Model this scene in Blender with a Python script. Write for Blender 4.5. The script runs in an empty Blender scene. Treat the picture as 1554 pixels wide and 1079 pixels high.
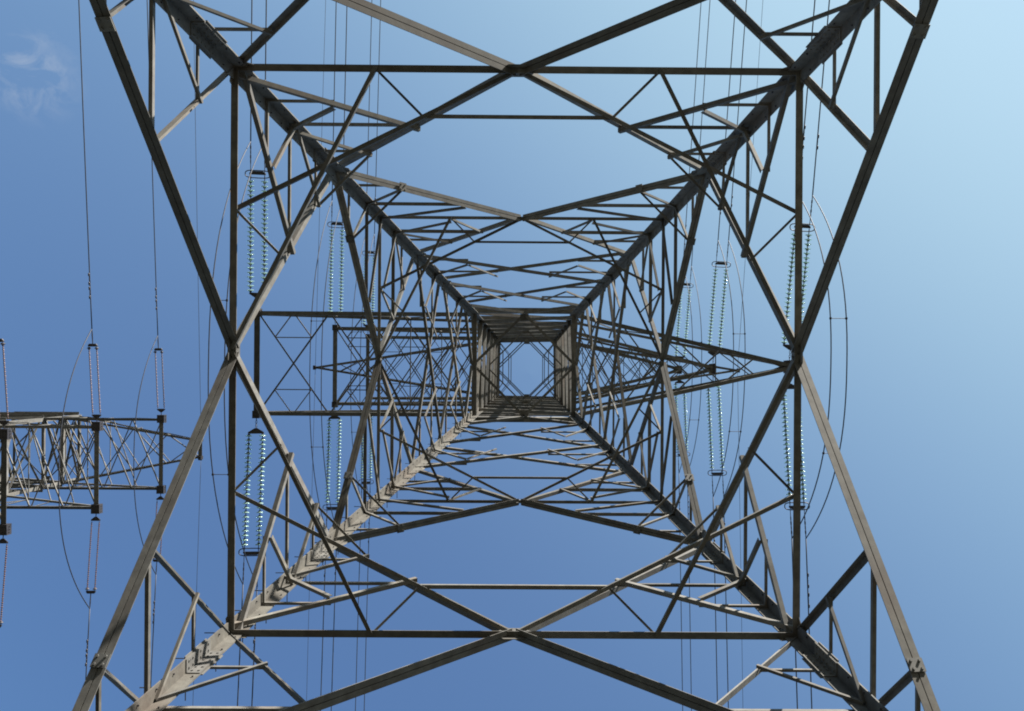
import bpy, bmesh, math, random
from mathutils import Vector, Matrix
random.seed(7)
scene = bpy.context.scene
COL = scene.collection

# ------------------------------------------------------------------ camera
EYE = 1.6                                   # lens height above the ground, m
CAMX, CAMY = 0.2292, 0.3527                 # the pylon's axis is the world's z axis
FPX = 1300.0
a_, b_, c_ = -0.0016, -0.0047, 0.0068
Rw = Matrix.Rotation(c_, 3, 'Z') @ Matrix.Rotation(a_, 3, 'X') @ Matrix.Rotation(b_, 3, 'Y')
cam_d = bpy.data.cameras.new('camera'); cam = bpy.data.objects.new('camera', cam_d); COL.objects.link(cam)
cam_d.sensor_width = 36; cam_d.lens = FPX * 36 / 1554.0
cam_d.shift_x = -33.67 / 1554.0; cam_d.shift_y = 26.65 / 1554.0
cam_d.clip_start = 0.05; cam_d.clip_end = 5000
M = Matrix.Identity(4)
for i in range(3):
    M[i][0] = Rw[0][i]; M[i][1] = -Rw[1][i]; M[i][2] = -Rw[2][i]
M[0][3], M[1][3], M[2][3] = CAMX, CAMY, EYE
cam.matrix_world = M
scene.camera = cam
scene.render.filter_size = 1.9 if hasattr(scene.render, 'filter_size') else 1.5
try: scene.cycles.filter_width = 1.9
except Exception: pass

# ------------------------------------------------------------------ sky and sun
SUN_EL, SUN_AZ = math.radians(24), math.radians(-52)    # azimuth measured from +x towards +y
sdir = Vector((math.cos(SUN_EL)*math.cos(SUN_AZ), math.cos(SUN_EL)*math.sin(SUN_AZ), math.sin(SUN_EL)))
world = bpy.data.worlds.new('World'); scene.world = world; world.use_nodes = True
nt = world.node_tree; nt.nodes.clear()
wo = nt.nodes.new('ShaderNodeOutputWorld'); bg = nt.nodes.new('ShaderNodeBackground')
sky = nt.nodes.new('ShaderNodeTexSky'); sky.sky_type = 'NISHITA'; sky.sun_disc = False
sky.sun_elevation = SUN_EL
sky.sun_rotation = math.atan2(sdir.x, sdir.y)
sky.air_density = 1.0; sky.dust_density = 10.0; sky.ozone_density = 1.0; sky.altitude = 0
bg.inputs['Strength'].default_value = 0.05
# the photograph's own tone response for the hazy sky: contrast in the deep blue, a soft shoulder towards the sun
def vm(op, a, b=None, k=None):
    n_ = nt.nodes.new('ShaderNodeVectorMath'); n_.operation = op; nt.links.new(a, n_.inputs[0])
    if b is not None: nt.links.new(b, n_.inputs[1])
    elif k is not None: n_.inputs[1].default_value = k
    return n_.outputs[0]
SM, GG, BB, AA = (0.187, 0.197, 0.236), (1.6, 1.85, 1.8), (1.15, 1.5, 2.0), (0.63, 1.15, 1.93)
y_ = vm('POWER', vm('MULTIPLY', sky.outputs[0], k=tuple(0.1/v for v in SM)), k=GG)
skyc = vm('DIVIDE', vm('MULTIPLY', y_, k=tuple(8.25*v for v in AA)), vm('ADD', vm('MULTIPLY', y_, k=BB), k=(1, 1, 1)))
# a thin wisp of cloud, laid out by direction in the sky itself
tc = nt.nodes.new('ShaderNodeTexCoord')
mp = nt.nodes.new('ShaderNodeMapping'); mp.inputs['Scale'].default_value = (16, 20, 12); mp.inputs['Rotation'].default_value = (0, 0, 0.6)
ns = nt.nodes.new('ShaderNodeTexNoise'); ns.inputs['Scale'].default_value = 1.6; ns.inputs['Detail'].default_value = 7; ns.inputs['Roughness'].default_value = 0.6
ns.inputs['Distortion'].default_value = 1.1
nt.links.new(tc.outputs['Generated'], mp.inputs['Vector']); nt.links.new(mp.outputs[0], ns.inputs['Vector'])
cdir = Vector((-0.583, -0.345, 1.0)).normalized()
dt = nt.nodes.new('ShaderNodeVectorMath'); dt.operation = 'DISTANCE'; dt.inputs[1].default_value = cdir
nt.links.new(tc.outputs['Generated'], dt.inputs[0])
mr = nt.nodes.new('ShaderNodeMapRange'); mr.inputs['From Min'].default_value = 0.005; mr.inputs['From Max'].default_value = 0.055
mr.inputs['To Min'].default_value = 1; mr.inputs['To Max'].default_value = 0; mr.interpolation_type = 'SMOOTHSTEP'
nt.links.new(dt.outputs['Value'], mr.inputs['Value'])
m2 = nt.nodes.new('ShaderNodeMapRange'); m2.inputs['From Min'].default_value = 0.47; m2.inputs['From Max'].default_value = 0.74
nt.links.new(ns.outputs['Fac'], m2.inputs['Value'])
mm = nt.nodes.new('ShaderNodeMath'); mm.operation = 'MULTIPLY'
nt.links.new(mr.outputs[0], mm.inputs[0]); nt.links.new(m2.outputs[0], mm.inputs[1])
m3 = nt.nodes.new('ShaderNodeMath'); m3.operation = 'MULTIPLY'; m3.inputs[1].default_value = 0.5
nt.links.new(mm.outputs[0], m3.inputs[0])
mx = nt.nodes.new('ShaderNodeMix'); mx.data_type = 'RGBA'
nt.links.new(m3.outputs[0], mx.inputs['Factor']); nt.links.new(skyc, mx.inputs['A']); mx.inputs['B'].default_value = (4.6, 5.0, 5.6, 1)
nt.links.new(mx.outputs['Result'], bg.inputs['Color']); nt.links.new(bg.outputs[0], wo.inputs['Surface'])

sl = bpy.data.lights.new('sun', 'SUN'); so = bpy.data.objects.new('sun', sl); COL.objects.link(so)
sl.energy = 5.0; sl.angle = math.radians(0.53); sl.color = (1.0, 0.955, 0.87)
so.rotation_euler = sdir.to_track_quat('Z', 'Y').to_euler(); so.location = (60, -60, 90)
scene.view_settings.view_transform = 'Standard'; scene.view_settings.look = 'None'
scene.view_settings.gamma = 1; scene.view_settings.exposure = 1.35
scene.view_settings.use_curve_mapping = False

# ------------------------------------------------------------------ materials
def mat(name, col, col2=None, rough=0.6, metal=0.0, scale=6.0, bump=0.0, streak=None, vary=False):
    m = bpy.data.materials.new(name); m.use_nodes = True; n = m.node_tree; p = n.nodes['Principled BSDF']
    p.inputs['Base Color'].default_value = (*col, 1); p.inputs['Roughness'].default_value = rough; p.inputs['Metallic'].default_value = metal
    if vary: p.inputs['Specular IOR Level'].default_value = 0.3
    if col2:
        t = n.nodes.new('ShaderNodeTexCoord'); x = n.nodes.new('ShaderNodeTexNoise')
        x.inputs['Scale'].default_value = scale; x.inputs['Detail'].default_value = 8; x.inputs['Roughness'].default_value = 0.65
        r = n.nodes.new('ShaderNodeValToRGB'); r.color_ramp.elements[0].position = 0.35; r.color_ramp.elements[1].position = 0.68
        r.color_ramp.elements[0].color = (*col, 1); r.color_ramp.elements[1].color = (*col2, 1)
        n.links.new(t.outputs['Object'], x.inputs['Vector']); n.links.new(x.outputs['Fac'], r.inputs['Fac'])
        src = r.outputs['Color']
        if streak:
            y = n.nodes.new('ShaderNodeTexNoise'); y.inputs['Scale'].default_value = scale*0.22; y.inputs['Detail'].default_value = 5
            r2 = n.nodes.new('ShaderNodeValToRGB'); r2.color_ramp.elements[0].position = 0.5; r2.color_ramp.elements[1].position = 0.72
            r2.color_ramp.elements[0].color = (0, 0, 0, 1); r2.color_ramp.elements[1].color = (0.5, 0.5, 0.5, 1)
            k = n.nodes.new('ShaderNodeMix'); k.data_type = 'RGBA'; k.inputs['B'].default_value = (*streak, 1)
            n.links.new(t.outputs['Object'], y.inputs['Vector']); n.links.new(y.outputs['Fac'], r2.inputs['Fac'])
            n.links.new(r2.outputs['Color'], k.inputs['Factor']); n.links.new(src, k.inputs['A']); src = k.outputs['Result']
        if vary:      # each bar has weathered on its own: a little darker, paler or rustier than its neighbour
            oi = n.nodes.new('ShaderNodeObjectInfo'); hs = n.nodes.new('ShaderNodeHueSaturation')
            a1 = n.nodes.new('ShaderNodeMapRange'); a1.inputs['To Min'].default_value = 0.68; a1.inputs['To Max'].default_value = 1.42
            a2 = n.nodes.new('ShaderNodeMath'); a2.operation = 'MULTIPLY'; a2.inputs[1].default_value = 7.31
            a3 = n.nodes.new('ShaderNodeMath'); a3.operation = 'FRACT'
            a4 = n.nodes.new('ShaderNodeMapRange'); a4.inputs['To Min'].default_value = 0.6; a4.inputs['To Max'].default_value = 1.5
            n.links.new(oi.outputs['Random'], a1.inputs['Value']); n.links.new(oi.outputs['Random'], a2.inputs[0]); n.links.new(a2.outputs[0], a3.inputs[0]); n.links.new(a3.outputs[0], a4.inputs['Value'])
            n.links.new(a1.outputs[0], hs.inputs['Value']); n.links.new(a4.outputs[0], hs.inputs['Saturation']); n.links.new(src, hs.inputs['Color']); src = hs.outputs[0]
        n.links.new(src, p.inputs['Base Color'])
        if bump:
            b = n.nodes.new('ShaderNodeBump'); b.inputs['Strength'].default_value = bump; b.inputs['Distance'].default_value = 0.01
            n.links.new(x.outputs['Fac'], b.inputs['Height']); n.links.new(b.outputs[0], p.inputs['Normal'])
    return m
STEEL = mat('weathered_galvanised_steel', (0.098, 0.092, 0.084), (0.168, 0.161, 0.146), 0.72, 0.0, 5, 0.08, (0.108, 0.084, 0.070), True)
STEEL2 = mat('pale_galvanised_steel', (0.105, 0.10, 0.095), (0.185, 0.182, 0.17), 0.7, 0.0, 5, 0.08, (0.13, 0.105, 0.085), True)
FIT = mat('dark_forged_fittings', (0.045, 0.042, 0.05), (0.09, 0.08, 0.08), 0.5, 0.5, 20)
WIRE = mat('weathered_aluminium_cable', (0.035, 0.04, 0.06), (0.07, 0.075, 0.095), 0.6, 0.2, 4)
RUB = mat('brown_polymer', (0.12, 0.065, 0.06), (0.18, 0.11, 0.10), 0.6, 0, 10)
GRASS = mat('dry_grass', (0.030, 0.034, 0.018), (0.055, 0.05, 0.036), 0.95, 0, 0.6, 0.3, (0.085, 0.07, 0.058))
CONC = mat('concrete', (0.30, 0.29, 0.27), (0.42, 0.41, 0.38), 0.9, 0, 5, 0.2)
GLASS = bpy.data.materials.new('green_insulator_glass'); GLASS.use_nodes = True
gp = GLASS.node_tree.nodes['Principled BSDF']
gp.inputs['Base Color'].default_value = (0.52, 0.77, 0.69, 1); gp.inputs['Roughness'].default_value = 0.12
gp.inputs['Transmission Weight'].default_value = 0.45; gp.inputs['Specular IOR Level'].default_value = 0.45; gp.inputs['IOR'].default_value = 1.5

# ------------------------------------------------------------------ helpers
def link(name, me, parent=None, m=None):
    o = bpy.data.objects.new(name, me); COL.objects.link(o)
    if m is not None and me is not None and not me.materials: me.materials.append(m)
    if parent: o.parent = parent
    return o
def empty(name, loc=(0, 0, 0), rot=(0, 0, 0)):
    o = bpy.data.objects.new(name, None); COL.objects.link(o); o.location = loc; o.rotation_euler = rot; o.empty_display_size = 0.3
    return o
def tag(o, label=None, cat=None, group=None, kind=None):
    if label: o['label'] = label
    if cat: o['category'] = cat
    if group: o['group'] = group
    if kind: o['kind'] = kind
    return o
class MB:
    def __init__(s): s.v = []; s.f = []
    def prism(s, poly, p, q, X, Y):
        n = len(poly); b = len(s.v)
        for c in (p, q):
            for x, y in poly: s.v.append(tuple(c + X*x + Y*y))
        for i in range(n):
            j = (i+1) % n; s.f.append((b+i, b+j, b+n+j, b+n+i))
        s.f.append(tuple(range(b+n-1, b-1, -1))); s.f.append(tuple(range(b+n, b+2*n)))
    def box(s, c, ax, ay, az, hx, hy, hz):
        c = Vector(c); s.prism([(-hx, -hy), (hx, -hy), (hx, hy), (-hx, hy)], c - az*hz, c + az*hz, ax, ay)
    def tube(s, pts, r, n=6, closed=False):
        pts = [Vector(p) for p in pts]; N = len(pts); b = len(s.v); up = None
        for i, p in enumerate(pts):
            if closed: d = pts[(i+1) % N] - pts[i-1]
            else: d = pts[min(i+1, N-1)] - pts[max(i-1, 0)]
            d.normalize()
            if up is None: up = Vector((0, 0, 1)) if abs(d.z) < 0.8 else Vector((1, 0, 0))
            x = d.cross(up).normalized(); y = x.cross(d).normalized(); up = y
            rr = r[i] if isinstance(r, (list, tuple)) else r
            for k in range(n):
                t = 2*math.pi*k/n; s.v.append(tuple(p + x*math.cos(t)*rr + y*math.sin(t)*rr))
        for i in range(N if closed else N-1):
            j = (i+1) % N
            for k in range(n):
                l = (k+1) % n; s.f.append((b+i*n+k, b+i*n+l, b+j*n+l, b+j*n+k))
        if not closed:
            s.f.append(tuple(range(b+n-1, b-1, -1))); s.f.append(tuple(range(b+(N-1)*n, b+N*n)))
    def mesh(s, name, m=None, smooth=False):
        me = bpy.data.meshes.new(name); me.from_pydata(s.v, [], s.f); me.update()
        bm = bmesh.new(); bm.from_mesh(me); bmesh.ops.recalc_face_normals(bm, faces=bm.faces); bm.to_mesh(me); bm.free()
        if smooth:
            for p in me.polygons: p.use_smooth = True
        if m: me.materials.append(m)
        return me
    def build(s, name, m, parent=None, smooth=False):
        return link(name, s.mesh(name, m, smooth), parent)

def angle(mb, p, q, s, n, t=None, double=False, off=0.0, trim=0.0, side=1, inward=False, up=False):
    """an L-section bar from p to q: web in the plane whose outward normal is n, flange at its lower edge pointing
    outwards; double = two angles back to back with a gap, one flange each way."""
    p = Vector(p); q = Vector(q); d = (q-p).normalized(); n = Vector(n); n = (n - d*n.dot(d)).normalized()
    b = d.cross(n).normalized()                    # in-plane, across the bar
    if b.z > 0.02: b = -b                          # b points down
    elif abs(b.z) <= 0.02: b = b*side
    if up: b = -b                                  # flange along the upper edge instead
    t = t or max(0.008, s*0.11)
    if inward: n = -n; off = -off
    if not double and s < 0.09: s *= 0.92
    p = p + n*off + d*trim; q = q + n*off - d*trim
    h = s*0.5
    if not double:
        mb.prism([(-h, 0), (h, 0), (h, s), (h-t, s), (h-t, t), (-h, t)], p, q, b, n)
    else:
        g = 0.006
        mb.prism([(-h, g), (h, g), (h, s), (h-t, s), (h-t, g+t), (-h, g+t)], p, q, b, n)
        mb.prism([(-h, -g), (h, -g), (h, -s), (h-t, -s), (h-t, -g-t), (-h, -g-t)], p, q, b, n)

def proj_size(p, q, s):
    """rough size in the picture, used only to choose which members of a very numerous kind are kept as single parts"""
    m_ = [Vector(p), Vector(q)]; r = []
    for v in m_:
        dz = max(v.z - EYE, 0.5); r.append((FPX*(v.x-CAMX)/dz, FPX*(v.y-CAMY)/dz, dz))
    u = (r[0][0]+r[1][0])/2 + 33; w_ = (r[0][1]+r[1][1])/2 + 26
    if abs(u) > 900 or abs(w_) > 650: return 0.0
    return math.hypot(r[0][0]-r[1][0], r[0][1]-r[1][1]) * s * FPX / ((r[0][2]+r[1][2])/2)

WST, WB, K = 32.5, 1.937, 0.1345

class Tower:
    def __init__(s, name, loc, label, wst=WST, wb=WB, k=K):
        s.root = empty(name, loc); tag(s.root, label, 'pylon', 'lattice pylons'); s.loc = Vector(loc)
        s.wst, s.wb, s.k = wst, wb, k; s.items = []
    def w(s, h): return s.wb + (s.k*(s.wst-h) if h < s.wst else 0)
    def P(s, face, u, h):                        # u in metres across the face, h above the eye
        W = s.w(h); z = h + EYE
        return Vector({'T': (u, -W, z), 'B': (u, W, z), 'L': (-W, u, z), 'R': (W, u, z)}[face])
    def N(s, face, h):
        k = s.k if h < s.wst else 0
        return Vector({'T': (0, -1, k), 'B': (0, 1, k), 'L': (-1, 0, k), 'R': (1, 0, k)}[face]).normalized()
    def bar(s, kind, p, q, size, n, parent=None, **kw):
        s.items.append((kind, p, q, size, n, parent, kw))
    def fbar(s, kind, face, a, b, size, **kw):
        s.bar(kind, s.P(face, *a), s.P(face, *b), size, s.N(face, (a[1]+b[1])/2 - 0.01), **kw)
    def flush(s, m, cap=100):
        groups = {}
        for it in s.items: groups.setdefault((it[0], it[5].name if it[5] else ''), []).append(it)
        for (kind, pn), L in groups.items():
            L.sort(key=lambda it: -proj_size(s.loc + Vector(it[1]), s.loc + Vector(it[2]), it[3]))
            for it in L[:cap]:
                mb = MB(); angle(mb, it[1], it[2], it[3], it[4], **it[6]); mb.build(kind, m, it[5] or s.root)
            if len(L) > cap:
                mb = MB()
                for it in L[cap:]: angle(mb, it[1], it[2], it[3], it[4], **it[6])
                o = mb.build(kind, m, L[0][5] or s.root); o['kind'] = 'stuff'
        s.items = []

def bolt(mb, c, n, r=0.018, h=0.022):
    n = Vector(n).normalized(); x = n.orthogonal().normalized(); y = n.cross(x)
    poly = [(r*math.cos(math.pi*k/3), r*math.sin(math.pi*k/3)) for k in range(6)]
    mb.prism(poly, Vector(c), Vector(c)+n*h, x, y)

FACES = 'TBLR'
def lower_body(T, full):
    w = T.w
    hN, hA, hB, hC, hD, hE, hF, hW = [x * T.wst/32.5 for x in (9.4, 13.58, 17.93, 21.03, 24.3, 27.5, 31.0, 32.5)]
    # legs: big angles whose heel is the corner of the pylon, in lengths joined by splice plates
    for sx in (-1, 1):
        for sy in (-1, 1):
            mb = MB(); s_, t = 0.225, 0.022
            def C(h): return Vector((sx*w(h), sy*w(h), h+EYE))
            poly = [(0, 0), (s_, 0), (s_, t), (t, t), (t, s_), (0, s_)]
            X, Y = Vector((-sx, 0, 0)), Vector((0, -sy, 0))
            mb.prism(poly, C(-1.35), C(T.wst), X, Y)
            mb.prism([(x*0.85, y*0.85) for x, y in poly], C(T.wst)+Vector((0, 0, 0.002)), Vector((sx*T.wb, sy*T.wb, T.top+EYE)), X, Y)
            leg = mb.build('leg', STEEL, T.root)
            for h in (12.55, 17.1, 25.8) if full else ():
                mp_ = MB(); d = (C(h+1)-C(h)).normalized()
                for A, B in ((X, Y), (Y, X)):
                    # plate inside and outside each flange
                    c = C(h) + A*0.13 + B*(t+0.008)
                    mp_.box(c, A, B, d, 0.092, 0.007, 0.34)
                    mp_.box(C(h) + A*0.12 - B*0.010, A, B, d, 0.125, 0.008, 0.30)
                    for i in range(6):
                        for j in (-1, 1):
                            bolt(mp_, c + d*(i-2.5)*0.11 + A*j*0.048 + B*0.007, B, 0.016, 0.013)
                mp_.build('splice_plate', STEEL, leg)
            # step bolts and bracing bolts
            if full:
                mb2 = MB(); h = 9.6
                while h < 32:
                    d = (C(h+1)-C(h)).normalized()
                    bolt(mb2, C(h) + X*0.17 + Y*t, Y, 0.013, 0.02); bolt(mb2, C(h+0.2) + Y*0.17 + X*t, X, 0.013, 0.02)
                    h += 0.42
                mb2.build('leg_bolt', FIT, leg)['kind'] = 'stuff'
                if (sx, sy) == (-1, 1):
                    h = 9.8; i = 0
                    while h < 31:
                        mb3 = MB(); B_ = (Y if i % 2 else X); A_ = (X if i % 2 else Y)
                        p = C(h) + A_*0.19 + B_*t
                        mb3.tube([p - B_*0.02, p - B_*0.22], 0.008, 6)
                        mb3.build('step_bolt', FIT, leg); h += 0.42; i += 1
    for f in FACES:
        for e in (-1, 1):
            def B(kind, a, b, size, **kw):
                kw.setdefault('side', 1)
                T.fbar(kind, f, (a[0]*e, a[1]), (b[0]*e, b[1]), size, **kw)
            wl = lambda h: w(h) - 0.02
            # K of the lowest panel in view, from the leg up to the middle of the first ring
            on = lambda a, b, h: a[0] + (b[0]-a[0])*(h-a[1])/(b[1]-a[1])
            n0, ma = (wl(hN), hN), (0.06, hA+0.05)
            B('main_brace', n0, ma, 0.098, double=True, off=-0.005)
            h1, h2 = hN + .48*(hA-hN), hN + .235*(hA-hN)
            b1, b2 = (on(n0, ma, h1), h1), (on(n0, ma, h2), h2)
            B('brace', (wl(h1), h1), b1, 0.062, off=0.03)
            A_ = (wl(hA), hA); B('brace', b1, A_, 0.095, off=0.06, inward=True, up=f in 'TR')
            m = ((b1[0]+A_[0])/2, (b1[1]+A_[1])/2)
            B('brace', (wl(h1)-.03, h1+.05), m, 0.05, off=-0.07)
            B('brace', (wl(m[1]), m[1]), m, 0.042, off=0.0)
            B('brace', (wl(h1), h1-.05), b2, 0.085, off=0.12, inward=True, up=f in 'TR')
            B('brace', (wl(h2), h2), b2, 0.05, off=0.03)
            B('horizontal_beam', (0.0, hA), (wl(hA), hA), 0.118, off=0.03, inward=True)
            # inverted K above the ring
            mb_, Bk = (0.05, hA+0.1), (wl(hB), hB)
            B('main_brace', mb_, Bk, 0.108, off=-0.01)
            h3, h4 = hA + .475*(hB-hA), hA + .755*(hB-hA)
            c1, c2 = (on(mb_, Bk, h3), h3), (on(mb_, Bk, h4), h4)
            B('brace', c1, (wl(h3), h3), 0.055, off=-0.045)
            B('brace', c1, (wl(hA), hA+.08), 0.085, off=-0.14)
            m = ((c1[0]+wl(hA))/2, (c1[1]+hA+.08)/2)
            B('brace', m, (wl(m[1]), m[1]), 0.045, off=-0.07)
            B('brace', m, (wl(h3), h3-.05), 0.07, off=-0.19)
            B('brace', c2, (wl(h3), h3+.05), 0.06, off=-0.14)
            B('brace', c2, (wl(h4), h4), 0.045, off=-0.045)
            # K of the second panel
            Bk, mc = (wl(hB), hB+.06), (0.05, hC)
            B('main_brace', Bk, mc, 0.085, double=True, off=-0.005)
            h5, h6 = hB + .335*(hC-hB), hB + .68*(hC-hB)
            p1, p2 = (on(Bk, mc, h5), h5), (on(Bk, mc, h6), h6)
            B('brace', p1, (wl(h5), h5), 0.05, off=0.03)
            B('brace', p2, (wl(h6), h6), 0.088, off=0.03, inward=True)
            B('brace', p1, (wl(h6), h6-.05), 0.05, off=-0.06)
            B('brace', p2, (wl(hC), hC-.1), 0.06, off=-0.10)
            B('horizontal_beam', (0.0, hC), (wl(hC), hC), 0.085, off=0.03, inward=True)
            mc, Dk = (0.05, hC+.06), (wl(hD), hD)
            B('main_brace', mc, Dk, 0.09, off=-0.01)
            h7, h8 = hC + .34*(hD-hC), hC + .63*(hD-hC)
            q3, q4 = (on(mc, Dk, h7), h7), (on(mc, Dk, h8), h8)
            Q = (0.495*w(hC), hC+.03)
            B('brace', q3, (wl(h7), h7), 0.09, off=0.03, inward=True)
            B('brace', q4, (wl(h8), h8), 0.055, off=0.03)
            B('brace', Q, q3, 0.05, off=-0.05); B('brace', Q, (wl(h7), h7-.05), 0.055, off=-0.12)
            B('brace', q4, (wl(h7), h7+.05), 0.05, off=-0.05)
            # two X panels with their stays
            for ha, hb in ((hD+.08, hE), (hE+.1, hF)):
                a0, a1 = (-wl(ha), ha), (wl(hb), hb)
                o1 = -0.012 if e > 0 else 0.10
                B('main_brace', a0, a1, 0.088, off=o1-.03)
                g0, g1 = (wl(ha), ha), (-wl(hb), hb)
                hr1 = ha + .25*(hb-ha); hr2 = ha + .68*(hb-ha)
                r1 = (on(g0, g1, hr1), hr1); r2 = (on(a0, a1, hr2), hr2)
                B('brace', r1, (wl(hr1), hr1), 0.055, off=0.05)
                B('brace', r1, (wl(hr2), hr2-.05), 0.055, off=-0.09)
                B('brace', r2, (wl(hr2), hr2), 0.055, off=0.05)
                B('brace', r1, r2, 0.045, off=-0.10)
            f0, f1 = (wl(hF), hF+.08), (0.05, hW-.12)
            B('main_brace', f0, f1, 0.10, off=-0.02)
            hr = hF + .5*(hW-hF)
            B('brace', (on(f0, f1, hr), hr), (wl(hr), hr), 0.05, off=0.05)
            # below the picture: down to the footings
            B('main_brace', (wl(hN), hN-.1), (0.1, 3.2), 0.10, off=-0.01)
            B('main_brace', (0.1, 3.2), (wl(-1.2), -1.2), 0.10, off=-0.01)
            B('horizontal_beam', (0, 3.2), (wl(3.2), 3.2), 0.10, off=0.02)
    # gusset plates at the middles of the rings and the legs' big joints
    for f in FACES:
        for h, sz in ((hA, 0.20), (hC, 0.14)):
            mb = MB(); n = T.N(f, h); c = T.P(f, 0, h+.04); x = Vector((1, 0, 0)) if f in 'TB' else Vector((0, 1, 0)); z = x.cross(n)
            mb.prism([(-sz*1.25, -sz*.5), (-sz*.8, -sz), (sz*.8, -sz), (sz*1.25, -sz*.5), (sz*1.25, sz*.5), (sz*.7, sz), (-sz*.7, sz), (-sz*1.25, sz*.5)], c-n*.006, c+n*.006, x, z)
            for i in (-2, -1, 1, 2):
                for j in (-1, 1): bolt(mb, c - n*.006 + x*i*sz*.42 + z*j*sz*.45, -n)
            mb.build('gusset_plate', STEEL, T.root)
        for e in (-1, 1):
            for h, sz in ((hA, 0.125), (hB, 0.12), (hD, 0.10), (hE, 0.09), (hF, .09)):
                mb = MB(); n = T.N(f, h-.01); x = Vector((1, 0, 0)) if f in 'TB' else Vector((0, 1, 0)); c = T.P(f, e*(w(h)-.2), h); z = x.cross(n)
                mb.prism([(-sz, -sz*.8), (sz*.6, -sz*1.2), (sz, -sz*.4), (sz, sz*.6), (sz*.3, sz*1.2), (-sz, sz*.9)] if e < 0 else
                         [(-sz, -sz*.4), (-sz*.6, -sz*1.2), (sz, -sz*.8), (sz, sz*.9), (-sz*.3, sz*1.2), (-sz, sz*.6)], c-n*.0+n*.0045, c+n*.0115, x, z)
                mb.build('gusset_plate', STEEL, T.root)
            # clamp plates on the double braces
            for hh, (pa, pb) in ((hN + .235*(hA-hN), ((wl_(T, hN), hN), (0.06, hA+.05))), (hB + .335*(hC-hB), ((wl_(T, hB), hB+.06), (.05, hC)))):
                u = pa[0] + (pb[0]-pa[0])*(hh-pa[1])/(pb[1]-pa[1])
                P0 = T.P(f, e*u, hh); d = (T.P(f, e*pb[0], pb[1]) - T.P(f, e*pa[0], pa[1])).normalized(); n = T.N(f, hh)
                b = d.cross(n).normalized(); b = b if b.z < 0 else -b
                mb = MB(); mb.box(P0 + b*0.062, d, n, b, 0.085, 0.10, 0.006)
                for i in (-1, 1):
                    for j in (-1, 1): bolt(mb, P0 + b*0.068 + d*i*.05 + n*j*.055, b)
                mb.build('clamp_plate', STEEL2, T.root)
    # horizontal frames inside the body
    Z = Vector((0, 0, 1))
    def plan(kind, h, a, b, size, off=0.0):
        W = w(h); T.bar(kind, Vector((a[0]*W, a[1]*W, h+EYE)), Vector((b[0]*W, b[1]*W, h+EYE)), size, Z, off=off)
    for h, sz in ((hA, .07), (hC, .065)):
        for sx in (-1, 1):
            for sy in (-1, 1):
                plan('plan_brace', h, (0, sy), (sx, sy*.5), sz, 0.02)
                plan('plan_brace', h, (sx*.5, sy), (sx, 0), sz, -0.09)
                # short ties: quarter point to the other line's third point
                plan('plan_brace', h, (sx*.5, sy), (sx*.333, sy*.8333), sz*.6, 0.1)
                plan('plan_brace', h, (sx, sy*.5), (sx*.8333, sy*.333), sz*.6, 0.1)
        for sy in (-1, 1):
            if h == hA:
                plan('plan_brace', h, (-.335, sy*.835), (.335, sy*.835), sz*1.0, 0.05)
            else: plan('plan_brace', h, (-.333, sy*.8333), (.333, sy*.8333), sz*.9, 0.05)
    for hh, pos in ((h4_(hA, hB), None), (hB + .335*(hC-hB), None)):
        for sx in (-1, 1):
            for sy in (-1, 1):
                W = w(hh)
                if hh < hB: u = (0.05 + (wl_(T, hB)-.05)*(hh-hA-.1)/(hB-hA-.1))
                else: u = wl_(T, hB) + (0.05-wl_(T, hB))*(hh-hB-.06)/(hC-hB-.06)
                T.bar('corner_tie', Vector((sx*u, sy*(W-.05), hh+EYE)), Vector((sx*(W-.05), sy*u, hh+EYE)), 0.05, Z)
def wl_(T, h): return T.w(h) - 0.02
def h4_(a, b): return a + .755*(b-a)

def upper_body(T, rings, frames):
    w = T.wb
    for f in FACES:
        for i, h in enumerate(rings):
            n = T.N(f, 99)
            for e in (-1, 1):
                T.fbar('horizontal_beam', f, (0, h+.0), (e*(w-.02), h), 0.19 if i in (0, 3, 6) else .14, off=0.03 if f in 'TB' else 0.033, inward=f in 'LR')
            # inner flange of the ring: a channel seen from below
        for i in range(len(rings)-1):
            a, b = rings[i]+.1, rings[i+1]-.1
            T.fbar('main_brace', f, (-w+.05, a), (w-.05, b), 0.12, off=-0.02)
            T.fbar('main_brace', f, (w-.05, a), (-w+.05, b), 0.12, off=-0.16)
    for h, tie in frames:
        Z = Vector((0, 0, 1)); z = h + EYE
        for sx in (-1, 1):
            for sy in (-1, 1):
                T.bar('plan_brace', Vector((0, sy*w, z)), Vector((sx*w, 0, z)), 0.10 if h == rings[0] else .07, Z)
            if tie:
                t = tie*w; T.bar('plan_brace', Vector((sx*t, -(w-t), z)), Vector((sx*t, (w-t), z)), 0.05, Z, off=.06)
                for sy in (-1, 1):
                    T.bar('plan_brace', Vector((sx*t, sy*(w-t), z)), Vector((sx*w, sy*w, z)), 0.045, Z, off=.06)
        for f in 'TB':
            mb = MB(); c = T.P(f, 0, h); n = T.N(f, 99)
            mb.box(Vector((c.x, c.y, z+.03)) - n*.12, Vector((1, 0, 0)), Vector((0, 1, 0)), Z, .16, .12, .006); mb.build('gusset_plate', STEEL, T.root)

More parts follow.
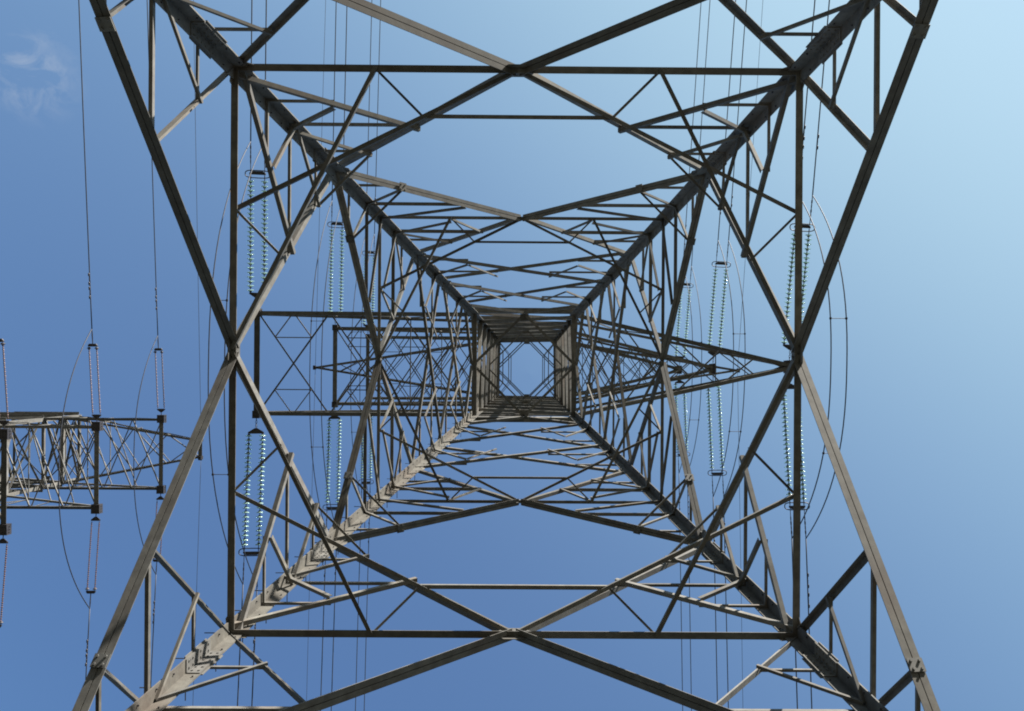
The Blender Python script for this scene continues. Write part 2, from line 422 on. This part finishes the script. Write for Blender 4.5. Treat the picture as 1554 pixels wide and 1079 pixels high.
def cross_arm(T, side, h, htop, L, half, tip, npan, subs, chord=0.15, mat_=None, rise=0.0, label=None):
    """side -1 left, +1 right; bottom chords from the body's corner (half-width half) to x=L (half-width tip)"""
    w = T.wb; z0, z1 = h+EYE, htop+EYE; zt = z0 + rise; Z = Vector((0, 0, 1))
    mb = []; X = lambda x: side*x
    def C(t, sy, top=False):
        x = w + (L-w)*t
        y = sy*(half + (tip-half)*t)
        return Vector((X(x), y, (z1 + (zt+.12-z1)*t) if top else z0 + (zt-z0)*t))
    for sy in (-1, 1):
        for top in (0, 1):
            m1 = MB(); angle(m1, C(0, sy, top), C(1, sy, top), chord*(.75 if top else 1), Vector((0, sy, 0)), off=-0.12 if top else -0.11); mb.append(m1)
    def finish(e):
        arm = e.build('cross_arm', FIT if tip < .3 else (mat_ or STEEL), T.root)
        for m1 in mb: m1.build('arm_chord', mat_ or STEEL, arm)
        return arm
    if tip > 0.3:
        e = MB(); 
        e.prism([(-.11, 0), (.11, 0), (.11, .012), (.012, .012), (.012, .14), (-.012, .14), (-.012, .012), (-.11, .012)], C(1, -1) + Vector((0, -.15, -.03)), C(1, 1) + Vector((0, .15, -.03)), Vector((1, 0, 0)), Z)
        arm = finish(e)
        bx = (0.13 if T is T1 else .19) if tip > 1 else .09
        for sy in (-1, 1):
            g = MB(); g.box(C(1, sy) + Vector((0, 0, .03)), Vector((1, 0, 0)), Vector((0, 1, 0)), Z, bx, bx*1.1, .16)
            for i in (-1, 0, 1):
                for j in (-1, 1):
                    bolt(g, C(1, sy) + Vector((i*bx*.6, j*bx*.6, -.13)), -Z, .02, .03)
                    bolt(g, C(1, sy) + Vector((j*bx, i*bx*.6, .03)), Vector((j, 0, 0)), .02, .03)
            g.build('end_plate', FIT, arm)
    else:
        g = MB(); c = C(1, 0) + Vector((0, 0, .03)); b = .15 if tip > .05 else .08
        g.prism([(-b*1.1, -b*1.6), (b, -b*1.8), (b*1.2, -b), (b*1.2, b), (b, b*1.8), (-b*1.1, b*1.6)], c - Z*.1, c + Z*.1, Vector((side, 0, 0)), Vector((0, 1, 0)))
        for i in (-1, 0, 1):
            for j in (-1, 1): bolt(g, c + Vector((j*b*.7, i*b, -.1)), -Z, .02, .04)
        arm = finish(g)
    ts = npan if isinstance(npan, list) else [i/npan for i in range(npan+1)]
    bs = 0.055
    def ab(p, q, s=bs, off=0.0, n=Z): T.bar('arm_brace', p, q, s, n, arm, off=off)
    for i in range(len(ts)-1):
        a, b = ts[i], ts[i+1]; last = i == len(ts)-2
        if last and tip < .3:
            pass
        ab(C(a, -1), C(b, 1), bs*1.1, .03); ab(C(a, 1), C(b, -1), bs*1.1, .09)
        if i >= len(ts)-1-subs and tip > .3:
            m = (a+b)/2
            for sy in (-1, 1):
                pm = C(m, sy); 
                qa = C(a + (b-a)*.24, sy*.52 ); qb = C(a + (b-a)*.76, sy*.52)
                # points on the two diagonals
                def on(t):
                    return C(a, sy).lerp(C(b, -sy), t), C(b, sy).lerp(C(a, -sy), t)
                qa, qb = on(.245)
                ab(pm, qa, bs*.75, .0); ab(pm, qb, bs*.75, .0); ab(qa, qb, bs*.75, .05)
        # the side trusses between lower and upper chord
        for sy in (-1, 1):
            ab(C(a, sy, i % 2 == 1), C(b, sy, i % 2 == 0), bs*.9, -.03, Vector((0, sy, 0)))
            if i: ab(C(a, sy), C(a, sy, True), bs*.8, -.05, Vector((0, sy, 0)))
        if htop - h > .5 and not last:
            ab(C(a, -1, True), C(b, 1, True), bs*.8, .05)
            if i % 2: ab(C(a, -1, True), C(a, 1, True), bs*.8, .0)
    return arm

def footings(T, loc):
    for sx in (-1, 1):
        for sy in (-1, 1):
            W = T.w(-1.35); mb = MB(); c = Vector((sx*W, sy*W, 0))
            X, Y = Vector((1, 0, 0)), Vector((0, 1, 0)); b = len(mb.v)
            for z, r in ((-.3, .55), (.22, .5), (.26, .46)):
                for k in range(4): mb.v.append((c.x + (1 if k in (1, 2) else -1)*r, c.y + (1 if k > 1 else -1)*r, z))
            for l in (0, 4):
                for k in range(4): mb.f.append((b+l+k, b+l+(k+1) % 4, b+l+4+(k+1) % 4, b+l+4+k))
            mb.f.append((b+8, b+9, b+10, b+11)); mb.f.append((b+3, b+2, b+1, b))
            mb.build('concrete_footing', CONC, T.root)

# ------------------------------------------------------------------ the ground
mb = MB(); R = 1500; n = 72
for i in range(n+1):
    for j in range(n+1):
        x, y = -R + 2*R*i/n, -R + 2*R*j/n; d = math.hypot(x, y)
        mb.v.append((x, y, 0 if d < 150 else (math.sin(x*.006)+math.cos(y*.007))*2.0*min(1, (d-150)/300) + 165*min(1, max(0, (d-260)/380))**1.5*(.8+.2*math.sin(3*math.atan2(y, x)+1)+.12*math.sin(11*math.atan2(y, x)))))  # outer ring of unseen hills, added to block low sky light on the steel
for i in range(n):
    for j in range(n):
        a = i*(n+1)+j; mb.f.append((a, a+n+1, a+n+2, a+1))
g = mb.build('ground', GRASS); tag(g, kind='structure')

# ------------------------------------------------------------------ the pylon overhead
T1 = Tower('lattice_pylon', (0, 0, 0), 'large lattice pylon seen from between its four legs, filling the photo')
T1.top = 57.9
RINGS = [32.5, 36.2, 39.7, 43.2, 46.8, 50.2, 53.4, 55.6, 57.9]
lower_body(T1, True)
upper_body(T1, RINGS, ((32.5, None), (43.2, .594), (53.4, .575), (57.9, .55)))
TRI = [0, .22, .46, .69, .85, 1.0]
LEFT = ((32.5, 36.2, 10.12), (43.2, 46.8, 9.6), (53.2, 55.6, 9.85))
RIGHT = ((32.5, 36.2, 10.05), (43.2, 46.8, 9.43), (53.2, 55.6, 9.48))
for h, ht, L in LEFT: cross_arm(T1, -1, h, ht, L, WB, WB, 3, 2)
for h, ht, L in RIGHT: cross_arm(T1, 1, h, ht, L, WB, .10, TRI, 0)
for sd in (-1, 1): cross_arm(T1, sd, 55.6, 57.9, 13.9, WB, .04, [0, .12, .25, .38, .5, .62, .74, .87, 1], 0, chord=.12, rise=.6)
T1.flush(STEEL); footings(T1, (0, 0, 0))

# ------------------------------------------------------------------ the second pylon, beside it
T2X, T2Y = -27.3, 4.35 + CAMY
T2 = Tower('lattice_pylon', (T2X, T2Y, 0), 'far lattice pylon at the left edge, only its arms in view', 30.5, 1.87)
T2.top = 49.0
lower_body(T2, False)
R2 = [30.5, 33.7, 36.2, 38.9, 42.2, 45.4, 47.3, 49.0]
upper_body(T2, R2, ((30.5, None), (38.9, .59), (49.0, .55)))
ARM2 = ((33.7, 36.2, 6.93), (38.9, 42.2, 7.93), (45.4, 47.3, 8.05))
for sd in (-1, 1):
    for h, ht, L in ARM2: cross_arm(T2, sd, h, ht, L, 1.87, 1.87, 4, 0, chord=.13, mat_=STEEL2)
    cross_arm(T2, sd, 47.3, 49.0, 8.85, 1.87, .5, 4, 0, chord=.11, mat_=STEEL2, rise=1.4)
T2.flush(STEEL2); footings(T2, (0, 0, 0))

# ------------------------------------------------------------------ insulators
def lathe(prof, n=14):
    mb = MB()
    for r, y in prof:
        for k in range(n):
            t = 2*math.pi*k/n; mb.v.append((r*math.cos(t), y, r*math.sin(t)))
    for i in range(len(prof)-1):
        for k in range(n): mb.f.append((i*n+k, i*n+(k+1) % n, (i+1)*n+(k+1) % n, (i+1)*n+k))
    mb.f.append(tuple(range(n))); mb.f.append(tuple(range((len(prof)-1)*n+n-1, (len(prof)-1)*n-1, -1)))
    return mb
DISC = lathe([(.045, .0), (.10, .012), (.128, .034), (.130, .046), (.118, .05), (.10, .036), (.085, .05), (.06, .04), (.045, .055)]).mesh('glass_disc', GLASS, True)
NDISC, PITCH, SPREAD = 25, 0.168, 0.26
STR0 = 0.62
STR1 = STR0 + NDISC*PITCH + .1
def core_mesh():
    mb = MB(); mb.tube([(0, STR0-.06, 0), (0, STR1, 0)], .018, 6)
    for i in range(NDISC):
        y = STR0 + i*PITCH; mb.tube([(0, y-.04, 0), (0, y-.03, 0), (0, y+.03, 0)], [.036, .056, .05], 8)
    return mb.mesh('insulator_string', FIT)
CORE = core_mesh()
def plate_mesh(name, y0, y1, half, narrow_first=True, t=.012):
    mb = MB(); 
    pts = [(-.05, y0), (.05, y0), (half+.04, y1-.03), (half+.04, y1+.03), (-half-.04, y1+.03), (-half-.04, y1-.03)]
    if not narrow_first: pts = [(-half-.04, y0-.03), (half+.04, y0-.03), (half+.04, y0+.03), (.05+half*.6, y1), (-.05-half*.6, y1), (-half-.04, y0+.03)]
    mb.prism(pts, Vector((0, 0, -t)), Vector((0, 0, t)), Vector((1, 0, 0)), Vector((0, 1, 0)))
    for x in (-half, half): bolt(mb, (x, y1 if narrow_first else y0, -t), (0, 0, -1), .025, .03)
    return mb.mesh(name, FIT)
YK1 = plate_mesh('yoke_plate', .36, .54, SPREAD)
YK2 = plate_mesh('yoke_plate', STR1+.04, STR1+.14, SPREAD, False, .03)
def link_mesh():
    mb = MB(); y = 0
    for i in range(5):
        r = .035; c = []
        for k in range(10):
            t = 2*math.pi*k/10; c.append((r*math.cos(t) if i % 2 else 0, y+.045+.055*math.sin(t), 0 if i % 2 else r*math.cos(t)))
        mb.tube(c, .009, 5, True); y += .08
    return mb.mesh('chain_link', FIT)
LINK = link_mesh()
def ring_mesh():
    mb = MB(); c = []
    hx, hy = SPREAD+.20, .135
    for k in range(28):
        t = 2*math.pi*k/28; s_, q = math.sin(t), math.cos(t)
        c.append((math.copysign(max(hx-.0, 0), q)*min(1, abs(q)**.45), STR1+.03 + hy*math.copysign(abs(s_)**.75, s_), 0))
    mb.tube(c, .019, 6, True)
    return mb.mesh('corona_ring', FIT, True)
RINGM = ring_mesh()
def clamp_mesh():
    mb = MB(); mb.tube([(0, STR1+.1, 0), (0, STR1+.4, 0)], .014, 6)
    for i in range(4): mb.tube([(0, STR1+.42+i*.17, 0), (0, STR1+.53+i*.17, 0)], .022+.006*(i % 2), 8)
    mb.tube([(0, STR1+.4, 0), (0, STR1+1.25, 0)], .018, 6)
    return mb.mesh('dead_end_clamp', FIT)
CLAMP = clamp_mesh(); WEND = STR1 + 1.2
def tension_set(loc, sy, yaw, pitch, label):
    r = empty('tension_insulator', loc)
    d = Vector((yaw, sy, -pitch)).normalized(); y = d; z = Vector((0, 0, 1)); x = y.cross(z).normalized(); z = x.cross(y)
    m = Matrix((x, y, z)).transposed().to_4x4(); m.translation = Vector(loc); r.matrix_world = m
    tag(r, label, 'insulator', 'glass tension insulators on the pylon arms')
    link('chain_link', LINK, r); link('yoke_plate', YK1, r); link('yoke_plate', YK2, r); link('corona_ring', RINGM, r)
    for sx in (-SPREAD, SPREAD):
        c = link('insulator_string', CORE, r); c.location = (sx, 0, 0)
        for i in range(NDISC):
            dsk = link('glass_disc', DISC, c); dsk.location = (0, STR0 + i*PITCH, 0)
        k = link('dead_end_clamp', CLAMP, r); k.location = (sx, 0, 0)
    return r, m

def damper(parent, p, d):
    mb = MB(); d = d.normalized(); z = Vector((0, 0, -1))
    c = p + z*.07; mb.tube([p + z*.0, c], .018, 6); mb.tube([c - d*.2, c + d*.2], .008, 5)
    for e in (-1, 1): mb.tube([c + d*e*.13, c + d*e*.15, c + d*e*.25, c + d*e*.27], [.02, .036, .036, .02], 8)
    mb.build('vibration_damper', FIT, parent)
def wire(p, sy, yaw, slope, label, group, r=.023, span=330, dmp=(1.6, 2.3), name='conductor_wire', cat='power line'):
    p = Vector(p); pts = []
    ys = [0, 1, 2, 3, 4, 6, 8, 10, 13, 16, 20, 25, 32, 40, 50, 65, 80, 100, 125, 150, 180, 210, 240, 270, 300, 330]
    for y in ys: pts.append(Vector((yaw*y, sy*y, -slope*y + slope*y*y/span)))
    rt = empty(name, p); mb = MB(); mb.tube(pts, r, 6)
    rt2 = mb.build(name, WIRE, None, True); bpy.data.objects.remove(rt); rt2.location = p
    tag(rt2, label, cat, group)
    for t in dmp: damper(rt2, Vector((yaw*t, sy*t, -slope*t)), Vector((yaw, sy, -slope)))
    return rt2
def ordinal(i): return ('lowest', 'middle', 'topmost')[i]
def jumper(pa, pb, sag, label, twin=True, bulge=0.0, r=.02, group='jumper cables looping under the arms', dx=SPREAD):
    pa, pb = Vector(pa), Vector(pb); c = (pa+pb)/2
    rt = empty('jumper_cable', c); tag(rt, label, 'jumper cable', group)
    def pt(t, o):
        q = pa.lerp(pb, (t+1)/2) - c; f = (1-abs(t)**2.4)
        y = q.y * (1 + .02*f)
        return Vector((q.x + o + bulge*f, y, q.z - sag*f))
    for o in ((-dx, dx) if twin else (0,)):
        mb = MB(); N = 40; mb.tube([pt(math.sin(math.pi/2*(-1 + 2*i/N)), o) for i in range(N+1)], r, 6)
        mb.build('cable', WIRE, rt, True)
    if twin:
        for t in (-.24, .45):
            mb = MB(); mb.tube([pt(t, -dx-.03), pt(t, dx+.03)], .012, 6)
            for o in (-dx, dx): mb.box(pt(t, o), Vector((1, 0, 0)), Vector((0, 1, 0)), Vector((0, 0, 1)), .03, .035, .03)
            mb.build('spacer', FIT, rt)
    return rt
YAWS = {-1: .045, 1: .018}; YAWW = {-1: .042, 1: .002}; SIDEW = {-1: 'upper', 1: 'lower'}
for side, arms in ((-1, LEFT), (1, RIGHT)):
    sn = 'left' if side < 0 else 'right'
    for i, (h, ht, L) in enumerate(arms):
        ends = {}
        for sy in (-1, 1):
            rect = side < 0
            p = Vector((side*L + (0 if rect else .02), sy*(WB+.16 if rect else .28), h+EYE-.02))
            r, m = tension_set(p, sy, YAWS[sy], .155,
                'double glass insulator on the large pylon\'s %s %s arm, towards the %s edge' % (ordinal(i), sn, 'top' if sy < 0 else 'bottom'))
            es = []
            for sx in (-SPREAD, SPREAD):
                e = m @ Vector((sx, WEND, 0)); es.append(e)
                pos = 'left' if (sx*(-sy)) < 0 else 'right'
                wire(e, sy, YAWW[sy], .125, '%s wire of the pair to the %s edge from the large pylon\'s %s %s arm' % (
                    'left' if e.x < (m @ Vector((0, WEND, 0))).x else 'right', 'top' if sy < 0 else 'bottom', ordinal(i), sn),
                    'conductor wires of the large pylon', dmp=(1.5, 2.2) if sx > 0 else (1.9,))
            ends[sy] = (es[0]+es[1])/2
        jumper(ends[-1] + Vector((0, .0, 0)), ends[1], 3.7 if i else 3.75, 'twin jumper cables looping under the %s %s arm of the large pylon' % (ordinal(i), sn))
    for sy in (-1, 1):
        wire((side*13.85, sy*.05, 56.2+EYE), sy, YAWW[sy], .09, 'thin shield wire from the large pylon\'s %s peak tip to the %s edge' % (sn, 'top' if sy < 0 else 'bottom'),
             'shield wires of the large pylon', r=.013, dmp=(), name='shield_wire', cat='shield wire')

# ------------------------------------------------------------------ long-rod insulators and wires of the second pylon
RODL = 3.0
def rod_mesh():
    mb = MB(); y = .42; rr = []; pp = []
    pp.append((0, y, 0)); rr.append(.02)
    nn = 34
    for k in range(nn):
        a = y + .05 + k*(RODL-.1)/nn; s_ = (RODL-.1)/nn
        pp += [(0, a, 0), (0, a+s_*.35, 0), (0, a+s_*.5, 0)]; rr += [.018, .018, .048 if k % 2 else .038]
    pp.append((0, y+RODL, 0)); rr.append(.02)
    mb.tube(pp, rr, 8)
    return mb.mesh('polymer_rod', RUB)
ROD = rod_mesh(); DX2 = .17
def cap_mesh(y):
    mb = MB(); mb.tube([(0, y-.04, 0), (0, y, 0), (0, y+.05, 0)], [.05, .10, .03], 10); return mb.mesh('rod_cap', FIT)
CAPS = [cap_mesh(.40+RODL)]
Y2A, Y2B = plate_mesh('yoke_plate', .2, .36, DX2), plate_mesh('yoke_plate', RODL+.50, RODL+.60, DX2, False, .03)
def hook():
    mb = MB(); mb.tube([(0, 0, 0), (0, .22, 0)], .02, 6); mb.tube([(0, RODL+.58, 0), (0, RODL+1.0, 0), (0, RODL+1.3, 0)], [.02, .03, .015], 6); return mb.mesh('fitting', FIT)
HK = hook()
for i, (h, ht, L) in enumerate(ARM2):
    for side in (1,):
        ends = {}; sn = 'near' if side > 0 else 'far'
        for sy in (-1, 1):
            p = Vector((T2X + side*L, T2Y + sy*(1.87+.15), h+EYE-.02))
            r = empty('rod_insulator', p); d = Vector((.0, sy, -.12)).normalized(); z = Vector((0, 0, 1)); x = d.cross(z).normalized(); z = x.cross(d)
            m = Matrix((x, d, z)).transposed().to_4x4(); m.translation = p; r.matrix_world = m
            tag(r, 'brown double rod insulator on the far pylon\'s %s arm, towards the %s edge' % (ordinal(i), 'top' if sy < 0 else 'bottom'), 'insulator', 'rod insulators of the pylon at the left edge')
            link('yoke_plate', Y2A, r); link('yoke_plate', Y2B, r); link('fitting', HK, r)
            for sx in (-DX2, DX2):
                q = link('polymer_rod', ROD, r); q.location = (sx, 0, 0); q2 = link('rod_cap', CAPS[0], q)
            e = m @ Vector((0, RODL+1.25, 0)); ends[sy] = e
            wire(e, sy, 0.004, .105, 'single wire to the %s edge from the far pylon\'s %s arm' % ('top' if sy < 0 else 'bottom', ordinal(i)),
                 'conductor wires of the pylon at the left edge', r=.026, dmp=(1.6, 2.2))
        a, b = ends[-1], ends[1]
        jumper(a, b, 2.6, 'single jumper cable drooping under the far pylon\'s %s arm' % ordinal(i),
               False, 0.0, .024, 'jumper cables of the pylon at the left edge')
for side in (1,):
    for sy in (-1, 1):
        wire((T2X + side*8.85, T2Y + sy*.5, 48.8+EYE), sy, 0, .07, 'thin shield wire from the far pylon\'s peak tip to the %s edge' % ('top' if sy < 0 else 'bottom'),
             'shield wires of the pylon at the left edge', r=.013, dmp=(), name='shield_wire', cat='shield wire')
